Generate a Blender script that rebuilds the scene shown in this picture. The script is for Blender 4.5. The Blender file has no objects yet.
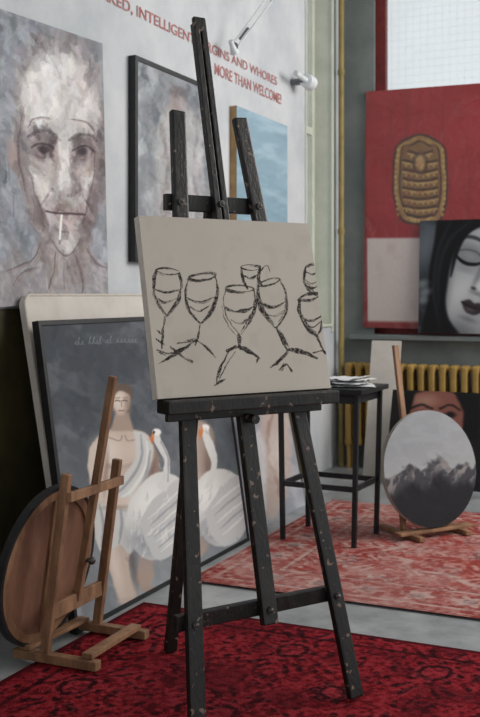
import bpy, bmesh, math, random
import numpy as np
from mathutils import Vector, Matrix
random.seed(4)
scene = bpy.context.scene
scene.view_settings.view_transform = 'Standard'
Z = Vector((0, 0, 1))

# ------------------------------------------------------------------ frames
U = Vector((0.4179, 0.9085, 0)).normalized()     # along the long wall
N = Vector((0.9085, -0.4179, 0)).normalized()    # into the room
O = Vector((-3.0, 0, 0))
def R(s, t, z=0.0):
    return O + U * s + N * t + Z * z

# ------------------------------------------------------------------ colour
def lin(c):
    out = []
    for x in c[:3]:
        x = x / 255.0
        out.append(x / 12.92 if x <= 0.04045 else ((x + 0.055) / 1.055) ** 2.4)
    return (*out, 1.0)

def mat(name, c, c2=None, rough=0.7, scale=6.0, stretch=(1, 1, 1), bump=0.0, bscale=60.0, metal=0.0, lo=0.35, hi=0.65, spec=0.4, specks=None, speck_at=0.66, speck_scale=38):
    m = bpy.data.materials.new(name); m.use_nodes = True
    nt = m.node_tree; b = nt.nodes['Principled BSDF']
    b.inputs['Roughness'].default_value = rough
    b.inputs['Metallic'].default_value = metal
    b.inputs['Specular IOR Level'].default_value = spec
    tc = nt.nodes.new('ShaderNodeTexCoord'); mp = nt.nodes.new('ShaderNodeMapping')
    mp.inputs['Scale'].default_value = stretch
    nt.links.new(tc.outputs['Object'], mp.inputs['Vector'])
    nz = nt.nodes.new('ShaderNodeTexNoise'); nz.inputs['Scale'].default_value = scale
    nz.inputs['Detail'].default_value = 6; nz.inputs['Roughness'].default_value = 0.65
    nt.links.new(mp.outputs[0], nz.inputs['Vector'])
    cr = nt.nodes.new('ShaderNodeValToRGB')
    cr.color_ramp.elements[0].position = lo; cr.color_ramp.elements[1].position = hi
    cr.color_ramp.elements[0].color = lin(c); cr.color_ramp.elements[1].color = lin(c2 or c)
    nt.links.new(nz.outputs['Fac'], cr.inputs['Fac'])
    out = cr.outputs[0]
    if specks:
        ns = nt.nodes.new('ShaderNodeTexNoise'); ns.inputs['Scale'].default_value = speck_scale; ns.inputs['Detail'].default_value = 3
        nt.links.new(tc.outputs['Object'], ns.inputs['Vector'])
        r2 = nt.nodes.new('ShaderNodeValToRGB'); r2.color_ramp.elements[0].position = speck_at; r2.color_ramp.elements[1].position = speck_at+0.03
        nt.links.new(ns.outputs['Fac'], r2.inputs['Fac'])
        mx = nt.nodes.new('ShaderNodeMix'); mx.data_type = 'RGBA'
        nt.links.new(r2.outputs[0], mx.inputs[0]); nt.links.new(out, mx.inputs[6]); mx.inputs[7].default_value = lin(specks)
        out = mx.outputs[2]
    nt.links.new(out, b.inputs['Base Color'])
    if bump:
        n2 = nt.nodes.new('ShaderNodeTexNoise'); n2.inputs['Scale'].default_value = bscale; n2.inputs['Detail'].default_value = 5
        nt.links.new(mp.outputs[0], n2.inputs['Vector'])
        bp = nt.nodes.new('ShaderNodeBump'); bp.inputs['Strength'].default_value = bump; bp.inputs['Distance'].default_value = 0.01
        nt.links.new(n2.outputs['Fac'], bp.inputs['Height']); nt.links.new(bp.outputs[0], b.inputs['Normal'])
    return m

def paint_mat(name, rough=0.75, bump=0.15, bscale=250, var=0.12, spec=0.25, dist=0.004, coat=0.0):
    m = bpy.data.materials.new(name); m.use_nodes = True
    nt = m.node_tree; b = nt.nodes['Principled BSDF']
    b.inputs['Roughness'].default_value = rough; b.inputs['Specular IOR Level'].default_value = spec
    at = nt.nodes.new('ShaderNodeAttribute'); at.attribute_name = 'Col'
    tc = nt.nodes.new('ShaderNodeTexCoord')
    nz = nt.nodes.new('ShaderNodeTexNoise'); nz.inputs['Scale'].default_value = bscale; nz.inputs['Detail'].default_value = 3
    nt.links.new(tc.outputs['Object'], nz.inputs['Vector'])
    mr = nt.nodes.new('ShaderNodeMapRange'); mr.inputs['To Min'].default_value = 1 - var; mr.inputs['To Max'].default_value = 1 + var
    nt.links.new(nz.outputs['Fac'], mr.inputs['Value'])
    mx = nt.nodes.new('ShaderNodeVectorMath'); mx.operation = 'SCALE'
    nt.links.new(at.outputs['Color'], mx.inputs[0]); nt.links.new(mr.outputs[0], mx.inputs['Scale'])
    nt.links.new(mx.outputs[0], b.inputs['Base Color'])
    bp = nt.nodes.new('ShaderNodeBump'); bp.inputs['Strength'].default_value = bump; bp.inputs['Distance'].default_value = dist
    nt.links.new(nz.outputs['Fac'], bp.inputs['Height'])
    if coat:   # crumpled clear film over the paint
        b.inputs['Coat Weight'].default_value = coat; b.inputs['Coat Roughness'].default_value = 0.2
        n3 = nt.nodes.new('ShaderNodeTexNoise'); n3.inputs['Scale'].default_value = 3.2; n3.inputs['Detail'].default_value = 3; n3.inputs['Distortion'].default_value = 1.4
        nt.links.new(tc.outputs['Object'], n3.inputs['Vector'])
        b3 = nt.nodes.new('ShaderNodeBump'); b3.inputs['Strength'].default_value = 1.0; b3.inputs['Distance'].default_value = 0.05
        nt.links.new(n3.outputs['Fac'], b3.inputs['Height']); nt.links.new(b3.outputs[0], b.inputs['Coat Normal'])
    nt.links.new(bp.outputs[0], b.inputs['Normal'])
    return m

M_black = mat('stained_black_wood', (18, 17, 17), (46, 40, 36), rough=0.45, scale=14, stretch=(1, 1, 0.35), bump=0.25, bscale=90, lo=0.46, hi=0.78, specks=(112, 94, 82), speck_at=0.65)
M_wood = mat('beech_wood', (104, 74, 54), (156, 118, 88), rough=0.55, scale=14, stretch=(1, 1, 0.3), bump=0.1)
M_wood2 = mat('plywood_back', (104, 70, 54), (140, 100, 78), rough=0.7, scale=7, stretch=(1, 1, 0.4), bump=0.08)
M_wall = mat('painted_plaster', (172, 177, 182), (198, 200, 202), rough=0.9, scale=1.5, bump=0.15, bscale=20)
M_far = mat('grey_green_plaster', (100, 108, 107), (122, 128, 126), rough=0.9, scale=2.5, bump=0.15, bscale=20)
M_dado = mat('olive_paint', (52, 48, 28), (76, 68, 38), rough=0.7, scale=4, bump=0.1)
M_ceil = mat('ceiling_paint', (190, 192, 192), (205, 206, 206), rough=0.9)
M_floor = mat('worn_concrete', (116, 120, 122), (162, 165, 166), rough=0.32, scale=3.5, bump=0.08, bscale=30)
M_linen = mat('primed_linen', (190, 182, 170), (204, 196, 185), rough=0.85, scale=30)
M_pale = mat('pale_primed_board', (188, 182, 175), (204, 198, 190), rough=0.8, scale=4)
M_frame = mat('black_frame', (20, 21, 23), (34, 35, 37), rough=0.45, scale=20)
M_yellow = mat('mustard_enamel', (140, 110, 54), (168, 136, 74), rough=0.45, scale=5)
M_pipe = mat('dull_yellow_pipe_paint', (122, 108, 62), (150, 132, 78), rough=0.5, scale=8)
M_metal = mat('black_steel', (14, 16, 20), (30, 33, 38), rough=0.4, scale=20)
M_bolt = mat('dull_steel', (70, 70, 70), (110, 108, 104), rough=0.4, scale=40, metal=0.7)
M_lamp = mat('white_enamel', (196, 202, 204), (220, 224, 226), rough=0.35, scale=10)
M_lampd = mat('grey_enamel', (84, 90, 94), (108, 112, 116), rough=0.35, scale=10)
M_wire = mat('pale_wire', (206, 210, 212), (220, 224, 226), rough=0.5, scale=10)
M_paper = mat('white_paper', (200, 202, 204), (218, 218, 218), rough=0.9, scale=12)
M_redframe = mat('oxblood_window_frame', (88, 22, 24), (112, 34, 34), rough=0.6, scale=8)
M_cream = mat('green_beige_reveal_paint', (182, 186, 172), (198, 201, 188), rough=0.6, scale=5)
M_red_text = mat('faded_red_paint', (152, 92, 90), (176, 124, 120), rough=0.9, scale=30)
M_paint = paint_mat('oil_paint_on_canvas')
M_gloss = paint_mat('film_wrapped_oil_paint', rough=0.45, bump=0.1, bscale=60, var=0.1, spec=0.4, coat=0.8)
M_sketch = paint_mat('charcoal_on_primed_canvas', rough=0.85, bump=0.12, bscale=420, var=0.05)
M_rug = paint_mat('woven_wool_pile', rough=0.95, bump=1.0, bscale=150, var=0.42, spec=0.05, dist=0.006)
M_side = mat('raw_canvas_edge', (150, 144, 136), (176, 170, 160), rough=0.9, scale=20)
M_blueedge = mat('pine_stretcher', (150, 120, 80), (176, 146, 104), rough=0.7, scale=14)

def glass_mat():
    m = bpy.data.materials.new('dusty_window_glass'); m.use_nodes = True
    nt = m.node_tree; nt.nodes.clear()
    o = nt.nodes.new('ShaderNodeOutputMaterial'); t = nt.nodes.new('ShaderNodeBsdfTransparent')
    d = nt.nodes.new('ShaderNodeBsdfTranslucent'); d.inputs['Color'].default_value = lin((244, 248, 250))
    t.inputs['Color'].default_value = (0.95, 0.97, 0.98, 1)
    mx = nt.nodes.new('ShaderNodeMixShader')
    tc = nt.nodes.new('ShaderNodeTexCoord')
    nz = nt.nodes.new('ShaderNodeTexNoise'); nz.inputs['Scale'].default_value = 3
    nt.links.new(tc.outputs['Object'], nz.inputs['Vector'])
    mr = nt.nodes.new('ShaderNodeMapRange'); mr.inputs['To Min'].default_value = 0.05; mr.inputs['To Max'].default_value = 0.3
    nt.links.new(nz.outputs['Fac'], mr.inputs['Value']); nt.links.new(mr.outputs[0], mx.inputs[0])
    nt.links.new(t.outputs[0], mx.inputs[1]); nt.links.new(d.outputs[0], mx.inputs[2]); nt.links.new(mx.outputs[0], o.inputs[0])
    return m
M_glass = glass_mat()

# ------------------------------------------------------------------ objects
def thing(name, loc, label, category, group=None):
    e = bpy.data.objects.new(name, None); e.empty_display_size = 0.1
    e.location = loc; scene.collection.objects.link(e)
    e['label'] = label; e['category'] = category
    if group: e['group'] = group
    return e

def link_mesh(name, verts, faces, material, parent=None, smooth=False, label=None, category=None, kind=None, group=None):
    vs = [Vector(v) for v in verts]
    if parent is not None:
        base = parent.location.copy()
    else:
        xs = [v.x for v in vs]; ys = [v.y for v in vs]; zs = [v.z for v in vs]
        base = Vector(((min(xs)+max(xs))/2, (min(ys)+max(ys))/2, min(zs)))
    me = bpy.data.meshes.new(name)
    me.from_pydata([tuple(v - base) for v in vs], [], faces)
    me.materials.append(material); me.update()
    if smooth:
        me.polygons.foreach_set('use_smooth', [True] * len(me.polygons))
    ob = bpy.data.objects.new(name, me); scene.collection.objects.link(ob)
    if parent is not None: ob.parent = parent
    else: ob.location = base
    if label: ob['label'] = label
    if category: ob['category'] = category
    if kind: ob['kind'] = kind
    if group: ob['group'] = group
    return ob

class MB:
    def __init__(s): s.v = []; s.f = []
    def bm(s, b):
        o = len(s.v); b.verts.index_update()
        s.v += [v.co.copy() for v in b.verts]; s.f += [[o + v.index for v in f.verts] for f in b.faces]; b.free()
        return s
    def box(s, M, d, bev=0.0, seg=2):
        b = bmesh.new(); bmesh.ops.create_cube(b, size=1)
        for v in b.verts: v.co = Vector((v.co.x*d[0], v.co.y*d[1], v.co.z*d[2]))
        if bev: bmesh.ops.bevel(b, geom=b.edges[:] , offset=bev, segments=seg, affect='EDGES', profile=0.6)
        b.transform(M); return s.bm(b)
    def beam(s, p0, p1, w, th, wd, bev=0.003):
        p0 = Vector(p0); p1 = Vector(p1); z = (p1 - p0); L = z.length; z.normalize()
        x = Vector(wd); x = (x - z * x.dot(z)).normalized(); y = z.cross(x)
        M = Matrix.Translation((p0 + p1) / 2) @ Matrix((x, y, z)).transposed().to_4x4()
        return s.box(M, (w, th, L), bev)
    def abox(s, p, x, y, z, bev=0.0):
        """box from corner p with edge vectors x,y,z"""
        c = p + (x + y + z) / 2
        M = Matrix.Translation(c) @ Matrix((x.normalized(), y.normalized(), z.normalized())).transposed().to_4x4()
        return s.box(M, (x.length, y.length, z.length), bev)
    def cyl(s, p0, p1, r, seg=18, r2=None):
        p0 = Vector(p0); p1 = Vector(p1); z = p1 - p0; L = z.length
        b = bmesh.new(); bmesh.ops.create_cone(b, cap_ends=True, segments=seg, radius1=r, radius2=r if r2 is None else r2, depth=L)
        M = Matrix.Translation((p0 + p1) / 2) @ z.to_track_quat('Z', 'Y').to_matrix().to_4x4()
        b.transform(M); return s.bm(b)
    def ball(s, p, r):
        b = bmesh.new(); bmesh.ops.create_uvsphere(b, u_segments=14, v_segments=10, radius=r)
        b.transform(Matrix.Translation(p)); return s.bm(b)
    def ring(s, c, x, y, r0, r1, depth, seg=72):
        n = x.cross(y).normalized(); o = len(s.v)
        for k in range(seg):
            a = 2*math.pi*k/seg; d = x*math.cos(a) + y*math.sin(a)
            s.v += [c + d*r0 - n*depth/2, c + d*r1 - n*depth/2, c + d*r1 + n*depth/2, c + d*r0 + n*depth/2]
        for k in range(seg):
            a = o + 4*k; b = o + 4*((k+1) % seg)
            for i in range(4):
                j = (i+1) % 4
                s.f.append([a+i, b+i, b+j, a+j])
        return s
    def disc(s, c, x, y, r, depth, seg=72):
        n = x.cross(y).normalized(); o = len(s.v)
        for sg in (-1, 1):
            for k in range(seg):
                a = 2*math.pi*k/seg; s.v.append(c + (x*math.cos(a) + y*math.sin(a))*r + n*sg*depth/2)
        s.f.append([o+k for k in range(seg)][::-1]); s.f.append([o+seg+k for k in range(seg)])
        for k in range(seg):
            k2 = (k+1) % seg; s.f.append([o+k, o+k2, o+seg+k2, o+seg+k])
        return s
    def prism(s, pts, depth):
        o = len(s.v); n = len(pts)
        s.v += [Vector(p) for p in pts] + [Vector(p) + depth for p in pts]
        s.f.append([o+k for k in range(n)]); s.f.append([o+n+k for k in range(n)][::-1])
        for k in range(n):
            k2 = (k+1) % n; s.f.append([o+k2, o+k, o+n+k, o+n+k2])
        return s
    def obj(s, name, m, parent=None, **k): return link_mesh(name, s.v, s.f, m, parent, **k)

# ------------------------------------------------------------------ painter
def _h(i, j, sd):
    v = np.sin(i*127.1 + j*311.7 + sd*74.7) * 43758.5453
    return v - np.floor(v)
def vn(x, y, sd=0):
    xi = np.floor(x); yi = np.floor(y); fx = x - xi; fy = y - yi
    fx = fx*fx*(3-2*fx); fy = fy*fy*(3-2*fy)
    return (_h(xi, yi, sd)*(1-fx) + _h(xi+1, yi, sd)*fx)*(1-fy) + (_h(xi, yi+1, sd)*(1-fx) + _h(xi+1, yi+1, sd)*fx)*fy
def fbm(x, y, sd=0, o=4):
    r = 0; a = 0.5; t = 0
    for k in range(o):
        r = r + a*vn(x*2**k, y*2**k, sd+k*3.1); t += a; a *= 0.5
    return r/t
def ss(a, b, x):
    t = np.clip((x-a)/(b-a), 0, 1); return t*t*(3-2*t)

def homog(q):
    """unit square (BL,BR,TR,TL) -> measured outline of the picture"""
    src = [(0, 0), (1, 0), (1, 1), (0, 1)]; A = []; B = []
    for (u, v), (x, y) in zip(src, q):
        A.append([u, v, 1, 0, 0, 0, -u*x, -v*x]); B.append(x)
        A.append([0, 0, 0, u, v, 1, -u*y, -v*y]); B.append(y)
    h = np.linalg.solve(np.array(A, float), np.array(B, float))
    return np.append(h, 1).reshape(3, 3)

class Pic:
    def __init__(s, u, v, quad):
        H = homog(quad); w = H[2, 0]*u + H[2, 1]*v + H[2, 2]
        s.x = (H[0, 0]*u + H[0, 1]*v + H[0, 2])/w; s.y = (H[1, 0]*u + H[1, 1]*v + H[1, 2])/w
        s.x0 = s.x; s.y0 = s.y
        s.u = u; s.v = v; s.c = np.zeros(u.shape + (3,))
    def jitter(s, amp, sc, sd=0):
        """brush wobble: every later shape gets slightly ragged edges"""
        s.x = s.x0 + amp*(fbm(s.x0/sc, s.y0/sc, sd, 3)-0.5)*2; s.y = s.y0 + amp*(fbm(s.x0/sc, s.y0/sc, sd+9, 3)-0.5)*2
    def fill(s, c): s.c[...] = np.array(c, float)
    def mix(s, m, c):
        m = np.clip(m, 0, 1)[..., None]; s.c = s.c*(1-m) + np.array(c, float)*m
    def warp(s, amp, sc, sd=0):
        return s.x + amp*(fbm(s.x/sc, s.y/sc, sd)-0.5)*2, s.y + amp*(fbm(s.x/sc, s.y/sc, sd+9)-0.5)*2
    def ell(s, cx, cy, rx, ry, c, ang=0, soft=0.15, op=1):
        X, Y = s.x, s.y
        a = math.radians(ang); dx = X-cx; dy = Y-cy
        p = dx*math.cos(a)+dy*math.sin(a); q = -dx*math.sin(a)+dy*math.cos(a)
        d = np.sqrt((p/rx)**2+(q/ry)**2)
        s.mix(op*(1-ss(1-soft, 1+soft, d)), c)
    def poly(s, pts, c, soft=1.0, op=1, sm=False):
        if sm: pts = spl(list(pts)+[pts[0]], 4)[:-1]
        X, Y = s.x, s.y
        mg = soft+2
        sel = (X > min(p[0] for p in pts)-mg) & (X < max(p[0] for p in pts)+mg) & (Y > min(p[1] for p in pts)-mg) & (Y < max(p[1] for p in pts)+mg)
        if not sel.any(): return
        X = X[sel]; Y = Y[sel]
        ins = np.zeros(X.shape, bool); dm = np.full(X.shape, 1e9); n = len(pts)
        for k in range(n):
            x0, y0 = pts[k]; x1, y1 = pts[(k+1) % n]
            if y0 != y1:
                cnd = ((y0 > Y) != (y1 > Y)) & (X < (x1-x0)*(Y-y0)/(y1-y0)+x0); ins ^= cnd
            ex, ey = x1-x0, y1-y0; t = np.clip(((X-x0)*ex+(Y-y0)*ey)/(ex*ex+ey*ey+1e-9), 0, 1)
            dm = np.minimum(dm, np.hypot(X-x0-t*ex, Y-y0-t*ey))
        sd = np.where(ins, -dm, dm); m = (op*(1-ss(-soft, soft, sd)))[:, None]
        s.c[sel] = s.c[sel]*(1-m)+np.array(c, float)*m
    def line(s, pts, w, c, op=1, soft=0.6, smooth=True, rough=0, taper=0, vary=0, grain=1.5):
        if smooth and len(pts) > 2: pts = spl(pts)
        X, Y = s.x, s.y; mg = w*2+3
        sel = (X > min(p[0] for p in pts)-mg) & (X < max(p[0] for p in pts)+mg) & (Y > min(p[1] for p in pts)-mg) & (Y < max(p[1] for p in pts)+mg)
        if not sel.any(): return
        x = X[sel]; y = Y[sel]; dm = np.full(x.shape, 1e9); ww = np.full(x.shape, w/2.0); n = len(pts)-1
        for k in range(n):
            ax, ay = pts[k]; ex, ey = pts[k+1][0]-ax, pts[k+1][1]-ay
            t = np.clip(((x-ax)*ex+(y-ay)*ey)/(ex*ex+ey*ey+1e-9), 0, 1)
            d = np.hypot(x-ax-t*ex, y-ay-t*ey)
            q = (k+t)/n; wl = w/2.0*(1-taper*np.abs(2*q-1)**2)
            if vary: wl = wl*(1-vary/2+vary*vn(q*3+pts[0][0], q*0+pts[0][1], 5))
            b = (d-wl) < (dm-ww)
            dm = np.where(b, d, dm); ww = np.where(b, wl, ww)
        m = 1-ss(-soft*0.5, soft*0.5, dm-ww)
        if rough: m = m*(1-rough*ss(0.42, 0.62, vn(x*grain, y*grain, 3)*0.6+vn(x*grain*2, y*grain*2, 4)*0.4))
        m = (op*m)[:, None]; s.c[sel] = s.c[sel]*(1-m)+np.array(c, float)*m
    def brushwork(s, n, ln, w, var, ang, seed=1, op=0.5, spread=0.5, hard=0.5):
        """re-lay the picture in short strokes that pick up the colour underneath"""
        r = random.Random(seed); ny, nx = s.x.shape
        for k in range(n):
            i = r.randrange(ny); j = r.randrange(nx); c = s.c[i, j].copy()
            dv = r.uniform(-var, var); c = np.clip(c+np.array([dv+r.uniform(-4, 4), dv, dv+r.uniform(-4, 4)]), 0, 255)
            x = s.x0[i, j]; y = s.y0[i, j]; a = ang+r.uniform(-spread, spread); l = r.uniform(0.5, 1)*ln
            cx, cy = math.cos(a), math.sin(a); b = r.uniform(-0.2, 0.2)*l
            s.line([(x-cx*l/2, y-cy*l/2), (x-cy*b, y+cx*b), (x+cx*l/2, y+cy*l/2)], r.uniform(0.5, 1)*w, c, op, w*hard, False, rough=0.5)
    def facets(s, n, size, var, seed=1, op=0.5):
        """angular palette-knife patches"""
        r = random.Random(seed); ny, nx = s.x.shape
        for k in range(n):
            i = r.randrange(ny); j = r.randrange(nx); c = s.c[i, j].copy(); dv = r.uniform(-var, var)
            c = np.clip(c+np.array([dv+r.uniform(-5, 5), dv, dv+r.uniform(-5, 5)]), 0, 255)
            x = s.x0[i, j]; y = s.y0[i, j]; a = r.uniform(0.8, 2.2); L = size*r.uniform(0.5, 1); w = L*r.uniform(0.25, 0.5); ca, sa = math.cos(a), math.sin(a)
            s.poly([(x-ca*L/2-sa*w/2*r.random(), y-sa*L/2+ca*w/2), (x+ca*L/2-sa*w/2, y+sa*L/2+ca*w/2*r.random()), (x+ca*L/2+sa*w/2, y+sa*L/2-ca*w/2), (x-ca*L/2*r.random()+sa*w/2, y-sa*L/2-ca*w/2)], c, 0.7, op)

def spl(P, n=7):
    P = [np.array(p, float) for p in P]; P = [2*P[0]-P[1]]+P+[2*P[-1]-P[-2]]; out = []
    for i in range(1, len(P)-2):
        for k in range(n):
            t = k/n; a, b, c, d = P[i-1:i+3]
            out.append(tuple(0.5*((2*b)+(c-a)*t+(2*a-5*b+4*c-d)*t*t+(-a+3*b-3*c+d)*t**3)))
    out.append(tuple(P[-2])); return out

def grid_surface(name, P, W, H, nx, ny, fn, quad, m, parent=None, **k):
    base = parent.location.copy() if parent is not None else (P + W/2)
    u, v = np.meshgrid(np.linspace(0, 1, nx), np.linspace(0, 1, ny))
    pic = Pic(u, v, quad); fn(pic)
    co = (np.array(P-base)[None, None] + u[..., None]*np.array(W) + v[..., None]*np.array(H)).reshape(-1, 3)
    i = np.arange(nx-1)[None]+np.arange(ny-1)[:, None]*nx
    f = np.stack([i, i+1, i+1+nx, i+nx], -1).reshape(-1, 4)
    return raw_mesh(name, co, f, pic.c.reshape(-1, 3), m, parent, base, **k)

def raw_mesh(name, co, f, col, m, parent, base, **k):
    me = bpy.data.meshes.new(name)
    me.vertices.add(len(co)); me.vertices.foreach_set('co', co.astype(np.float32).ravel())
    me.loops.add(f.size); me.loops.foreach_set('vertex_index', f.astype(np.int32).ravel())
    me.polygons.add(len(f)); me.polygons.foreach_set('loop_start', (np.arange(len(f))*4).astype(np.int32))
    me.update(calc_edges=True); me.validate()
    me.polygons.foreach_set('use_smooth', [True]*len(me.polygons))
    c = np.clip(col/255.0, 0, 1); c = np.where(c <= 0.04045, c/12.92, ((c+0.055)/1.055)**2.4)
    a = me.color_attributes.new('Col', 'FLOAT_COLOR', 'POINT')
    a.data.foreach_set('color', np.concatenate([c, np.ones((len(c), 1))], 1).astype(np.float32).ravel())
    me.materials.append(m)
    ob = bpy.data.objects.new(name, me); scene.collection.objects.link(ob)
    if parent is not None: ob.parent = parent
    else: ob.location = base
    for kk, vv in k.items(): ob[kk] = vv
    return ob

def disc_surface(name, c, x, y, r, fn, quad, m, parent, nr=80, na=240):
    base = parent.location.copy()
    rr, aa = np.meshgrid(np.linspace(0.002, 1, nr), np.linspace(0, 2*math.pi, na+1)[:-1])
    pu = rr*np.cos(aa); pv = rr*np.sin(aa); pic = Pic((pu+1)/2, (pv+1)/2, quad); fn(pic)
    co = np.array(c-base)[None, None]+(pu*r)[..., None]*np.array(x)+(pv*r)[..., None]*np.array(y)
    i = np.arange(nr-1)[None]+np.arange(na)[:, None]*nr; j = np.arange(nr-1)[None]+((np.arange(na)+1) % na)[:, None]*nr
    f = np.stack([i, i+1, j+1, j], -1).reshape(-1, 4)
    return raw_mesh(name, co.reshape(-1, 3), f, pic.c.reshape(-1, 3), m, parent, base)

def picture(name, P, W, H, th, fn, quad, nx, ny, label, category='painting', frame=None, fw=0.02, fd=0.03, side=None, pm=None):
    n = W.cross(H).normalized()
    t = thing(name, P + W/2, label, category)
    grid_surface('painted_surface', P, W, H, nx, ny, fn, quad, pm or M_paint, t)
    MB().abox(P - n*(th+0.0015), W, H, n*th).obj('stretcher', side or M_side, t)
    if frame:
        b = MB(); w = W.normalized(); h = H.normalized()
        q = P - n*(fd-0.006)
        b.abox(q - w*fw - h*fw, w*fw, H + h*2*fw, n*fd, 0.002)
        b.abox(q + W - h*fw, w*fw, H + h*2*fw, n*fd, 0.002)
        b.abox(q - h*fw, W, h*fw, n*fd, 0.002)
        b.abox(q + H, W, h*fw, n*fd, 0.002)
        b.obj('frame', frame, t)
    return t

# ================================================================== ROOM
SF = 9.15   # far wall
def struct(b, name, m): return b.obj(name, m, kind='structure')
struct(MB().abox(R(-1, -0.3, -0.1), U*(SF+1.6), N*6.5, Z*0.1), 'floor', M_floor)
struct(MB().abox(R(-1, -0.3, 4.3), U*(SF+1.6), N*6.5, Z*0.1), 'ceiling', M_ceil)
b = MB()
b.abox(R(1.0, -0.28, 0), U*7.36, N*0.28, Z*4.3)
b.abox(R(8.36, -0.28, 0), U*0.60, N*0.28, Z*1.15)
b.abox(R(8.36, -0.28, 4.1), U*0.60, N*0.28, Z*0.2)
b.abox(R(8.96, -0.28, 0), U*(SF-8.96), N*0.28, Z*4.3)
struct(b, 'wall_left', M_wall)
struct(MB().abox(R(1.0, 0, 0), U*7.3, N*0.006, Z*1.34), 'trim_1', M_dado)
b = MB()   # painted lining of the window reveal
b.abox(R(8.948, -0.28, 1.15), U*0.014, N*0.288, Z*2.95)
b.abox(R(8.356, -0.28, 1.15), U*0.014, N*0.288, Z*2.95)
b.abox(R(8.37, -0.28, 1.148), U*0.58, N*0.30, Z*0.02)
b.abox(R(8.94, 0.0, 1.10), U*0.045, N*0.012, Z*3.0)
struct(b, 'trim_3', M_cream)
WT0, WT1, WZ0, WZ1 = 0.30, 2.5, 1.08, 4.15
b = MB()
b.abox(R(SF, -0.28, 0), U*0.3, N*(WT0+0.28), Z*4.3)
b.abox(R(SF, WT0, 0), U*0.3, N*(WT1-WT0), Z*WZ0)
b.abox(R(SF, WT0, WZ1), U*0.3, N*(WT1-WT0), Z*(4.3-WZ1))
b.abox(R(SF, WT1, 0), U*0.3, N*3.4, Z*4.3)
struct(b, 'wall_back', M_far)
struct(MB().abox(R(SF-0.10, 0.12, WZ0-0.04), U*0.14, N*2.5, Z*0.035, 0.004), 'trim_2', M_far)
b = MB()
b.abox(R(SF+0.04, WT0, WZ0), U*0.07, N*0.085, Z*(WZ1-WZ0))
b.abox(R(SF+0.04, WT1-0.085, WZ0), U*0.07, N*0.085, Z*(WZ1-WZ0))
b.abox(R(SF+0.04, WT0, WZ0), U*0.07, N*(WT1-WT0), Z*0.08)
b.abox(R(SF+0.04, WT0, WZ1-0.08), U*0.07, N*(WT1-WT0), Z*0.08)
b.abox(R(SF+0.045, 1.36, WZ0), U*0.06, N*0.06, Z*(WZ1-WZ0))
w = b.obj('window_1', M_redframe, kind='structure')
MB().abox(R(SF+0.075, WT0+0.07, WZ0+0.05), U*0.006, N*(WT1-WT0-0.14), Z*(WZ1-WZ0-0.1)).obj('window_pane', M_glass, w)
b = MB()
for k in range(34): b.abox(R(SF+0.10, 0.42+k*0.06, 2.9), U*0.0015, N*0.0012, Z*1.2)
for k in range(20): b.abox(R(SF+0.10, 0.40, 2.95+k*0.06), U*0.0015, N*2.0, Z*0.0012)
b.obj('wire_mesh', M_wire, w)
b = MB()
b.abox(R(8.37, -0.2, 1.17), U*0.06, N*0.06, Z*2.93)
b.abox(R(8.888, -0.2, 1.17), U*0.06, N*0.06, Z*2.93)
b.abox(R(8.37, -0.2, 1.17), U*0.57, N*0.06, Z*0.07)
b.abox(R(8.37, -0.2, 2.7), U*0.57, N*0.06, Z*0.06)
w2 = b.obj('window_2', M_cream, kind='structure')
MB().abox(R(8.40, -0.18, 1.2), U*0.52, N*0.006, Z*2.9).obj('window_pane', M_glass, w2)

# radiator
t = thing('radiator', R(SF-0.14, 0.9, 0), 'mustard yellow cast-iron column radiator under the window', 'radiator')
b = MB()
for k in range(21):
    tt = 0.145 + k*0.085
    for dy in (-0.045, 0.045):
        Mx = Matrix.Translation(R(SF-0.14+dy, tt, 0.52)) @ Matrix((N, U, Z)).transposed().to_4x4()
        b.box(Mx, (0.05, 0.055, 0.66), 0.02, 3)
    b.box(Matrix.Translation(R(SF-0.14, tt, 0.82)) @ Matrix((N, U, Z)).transposed().to_4x4(), (0.062, 0.14, 0.07), 0.025, 3)
    b.box(Matrix.Translation(R(SF-0.14, tt, 0.22)) @ Matrix((N, U, Z)).transposed().to_4x4(), (0.062, 0.14, 0.07), 0.025, 3)
b.obj('radiator_sections', M_yellow, t, smooth=False)
for tt in (0.145, 1.845):
    for dy in (-0.045, 0.045): MB().cyl(R(SF-0.14+dy, tt, 0), R(SF-0.14+dy, tt, 0.22), 0.016).obj('radiator_foot', M_yellow, t)
MB().cyl(R(SF-0.14, 0.12, 0.82), R(SF-0.14, 1.9, 0.82), 0.02).obj('radiator_pipe', M_yellow, t)
s_, t_, r_ = 9.03, 0.06, 0.023
b = MB().cyl(R(s_, t_, 0), R(s_, t_, 4.3), r_, 20)
for z in (0.6, 1.9, 3.2): b.cyl(R(s_, t_, z), R(s_, t_, z+0.04), r_*1.3, 20)
b.obj('heating_pipe', M_pipe, label='vertical dull yellow heating pipe in the room corner', category='pipe')

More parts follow.
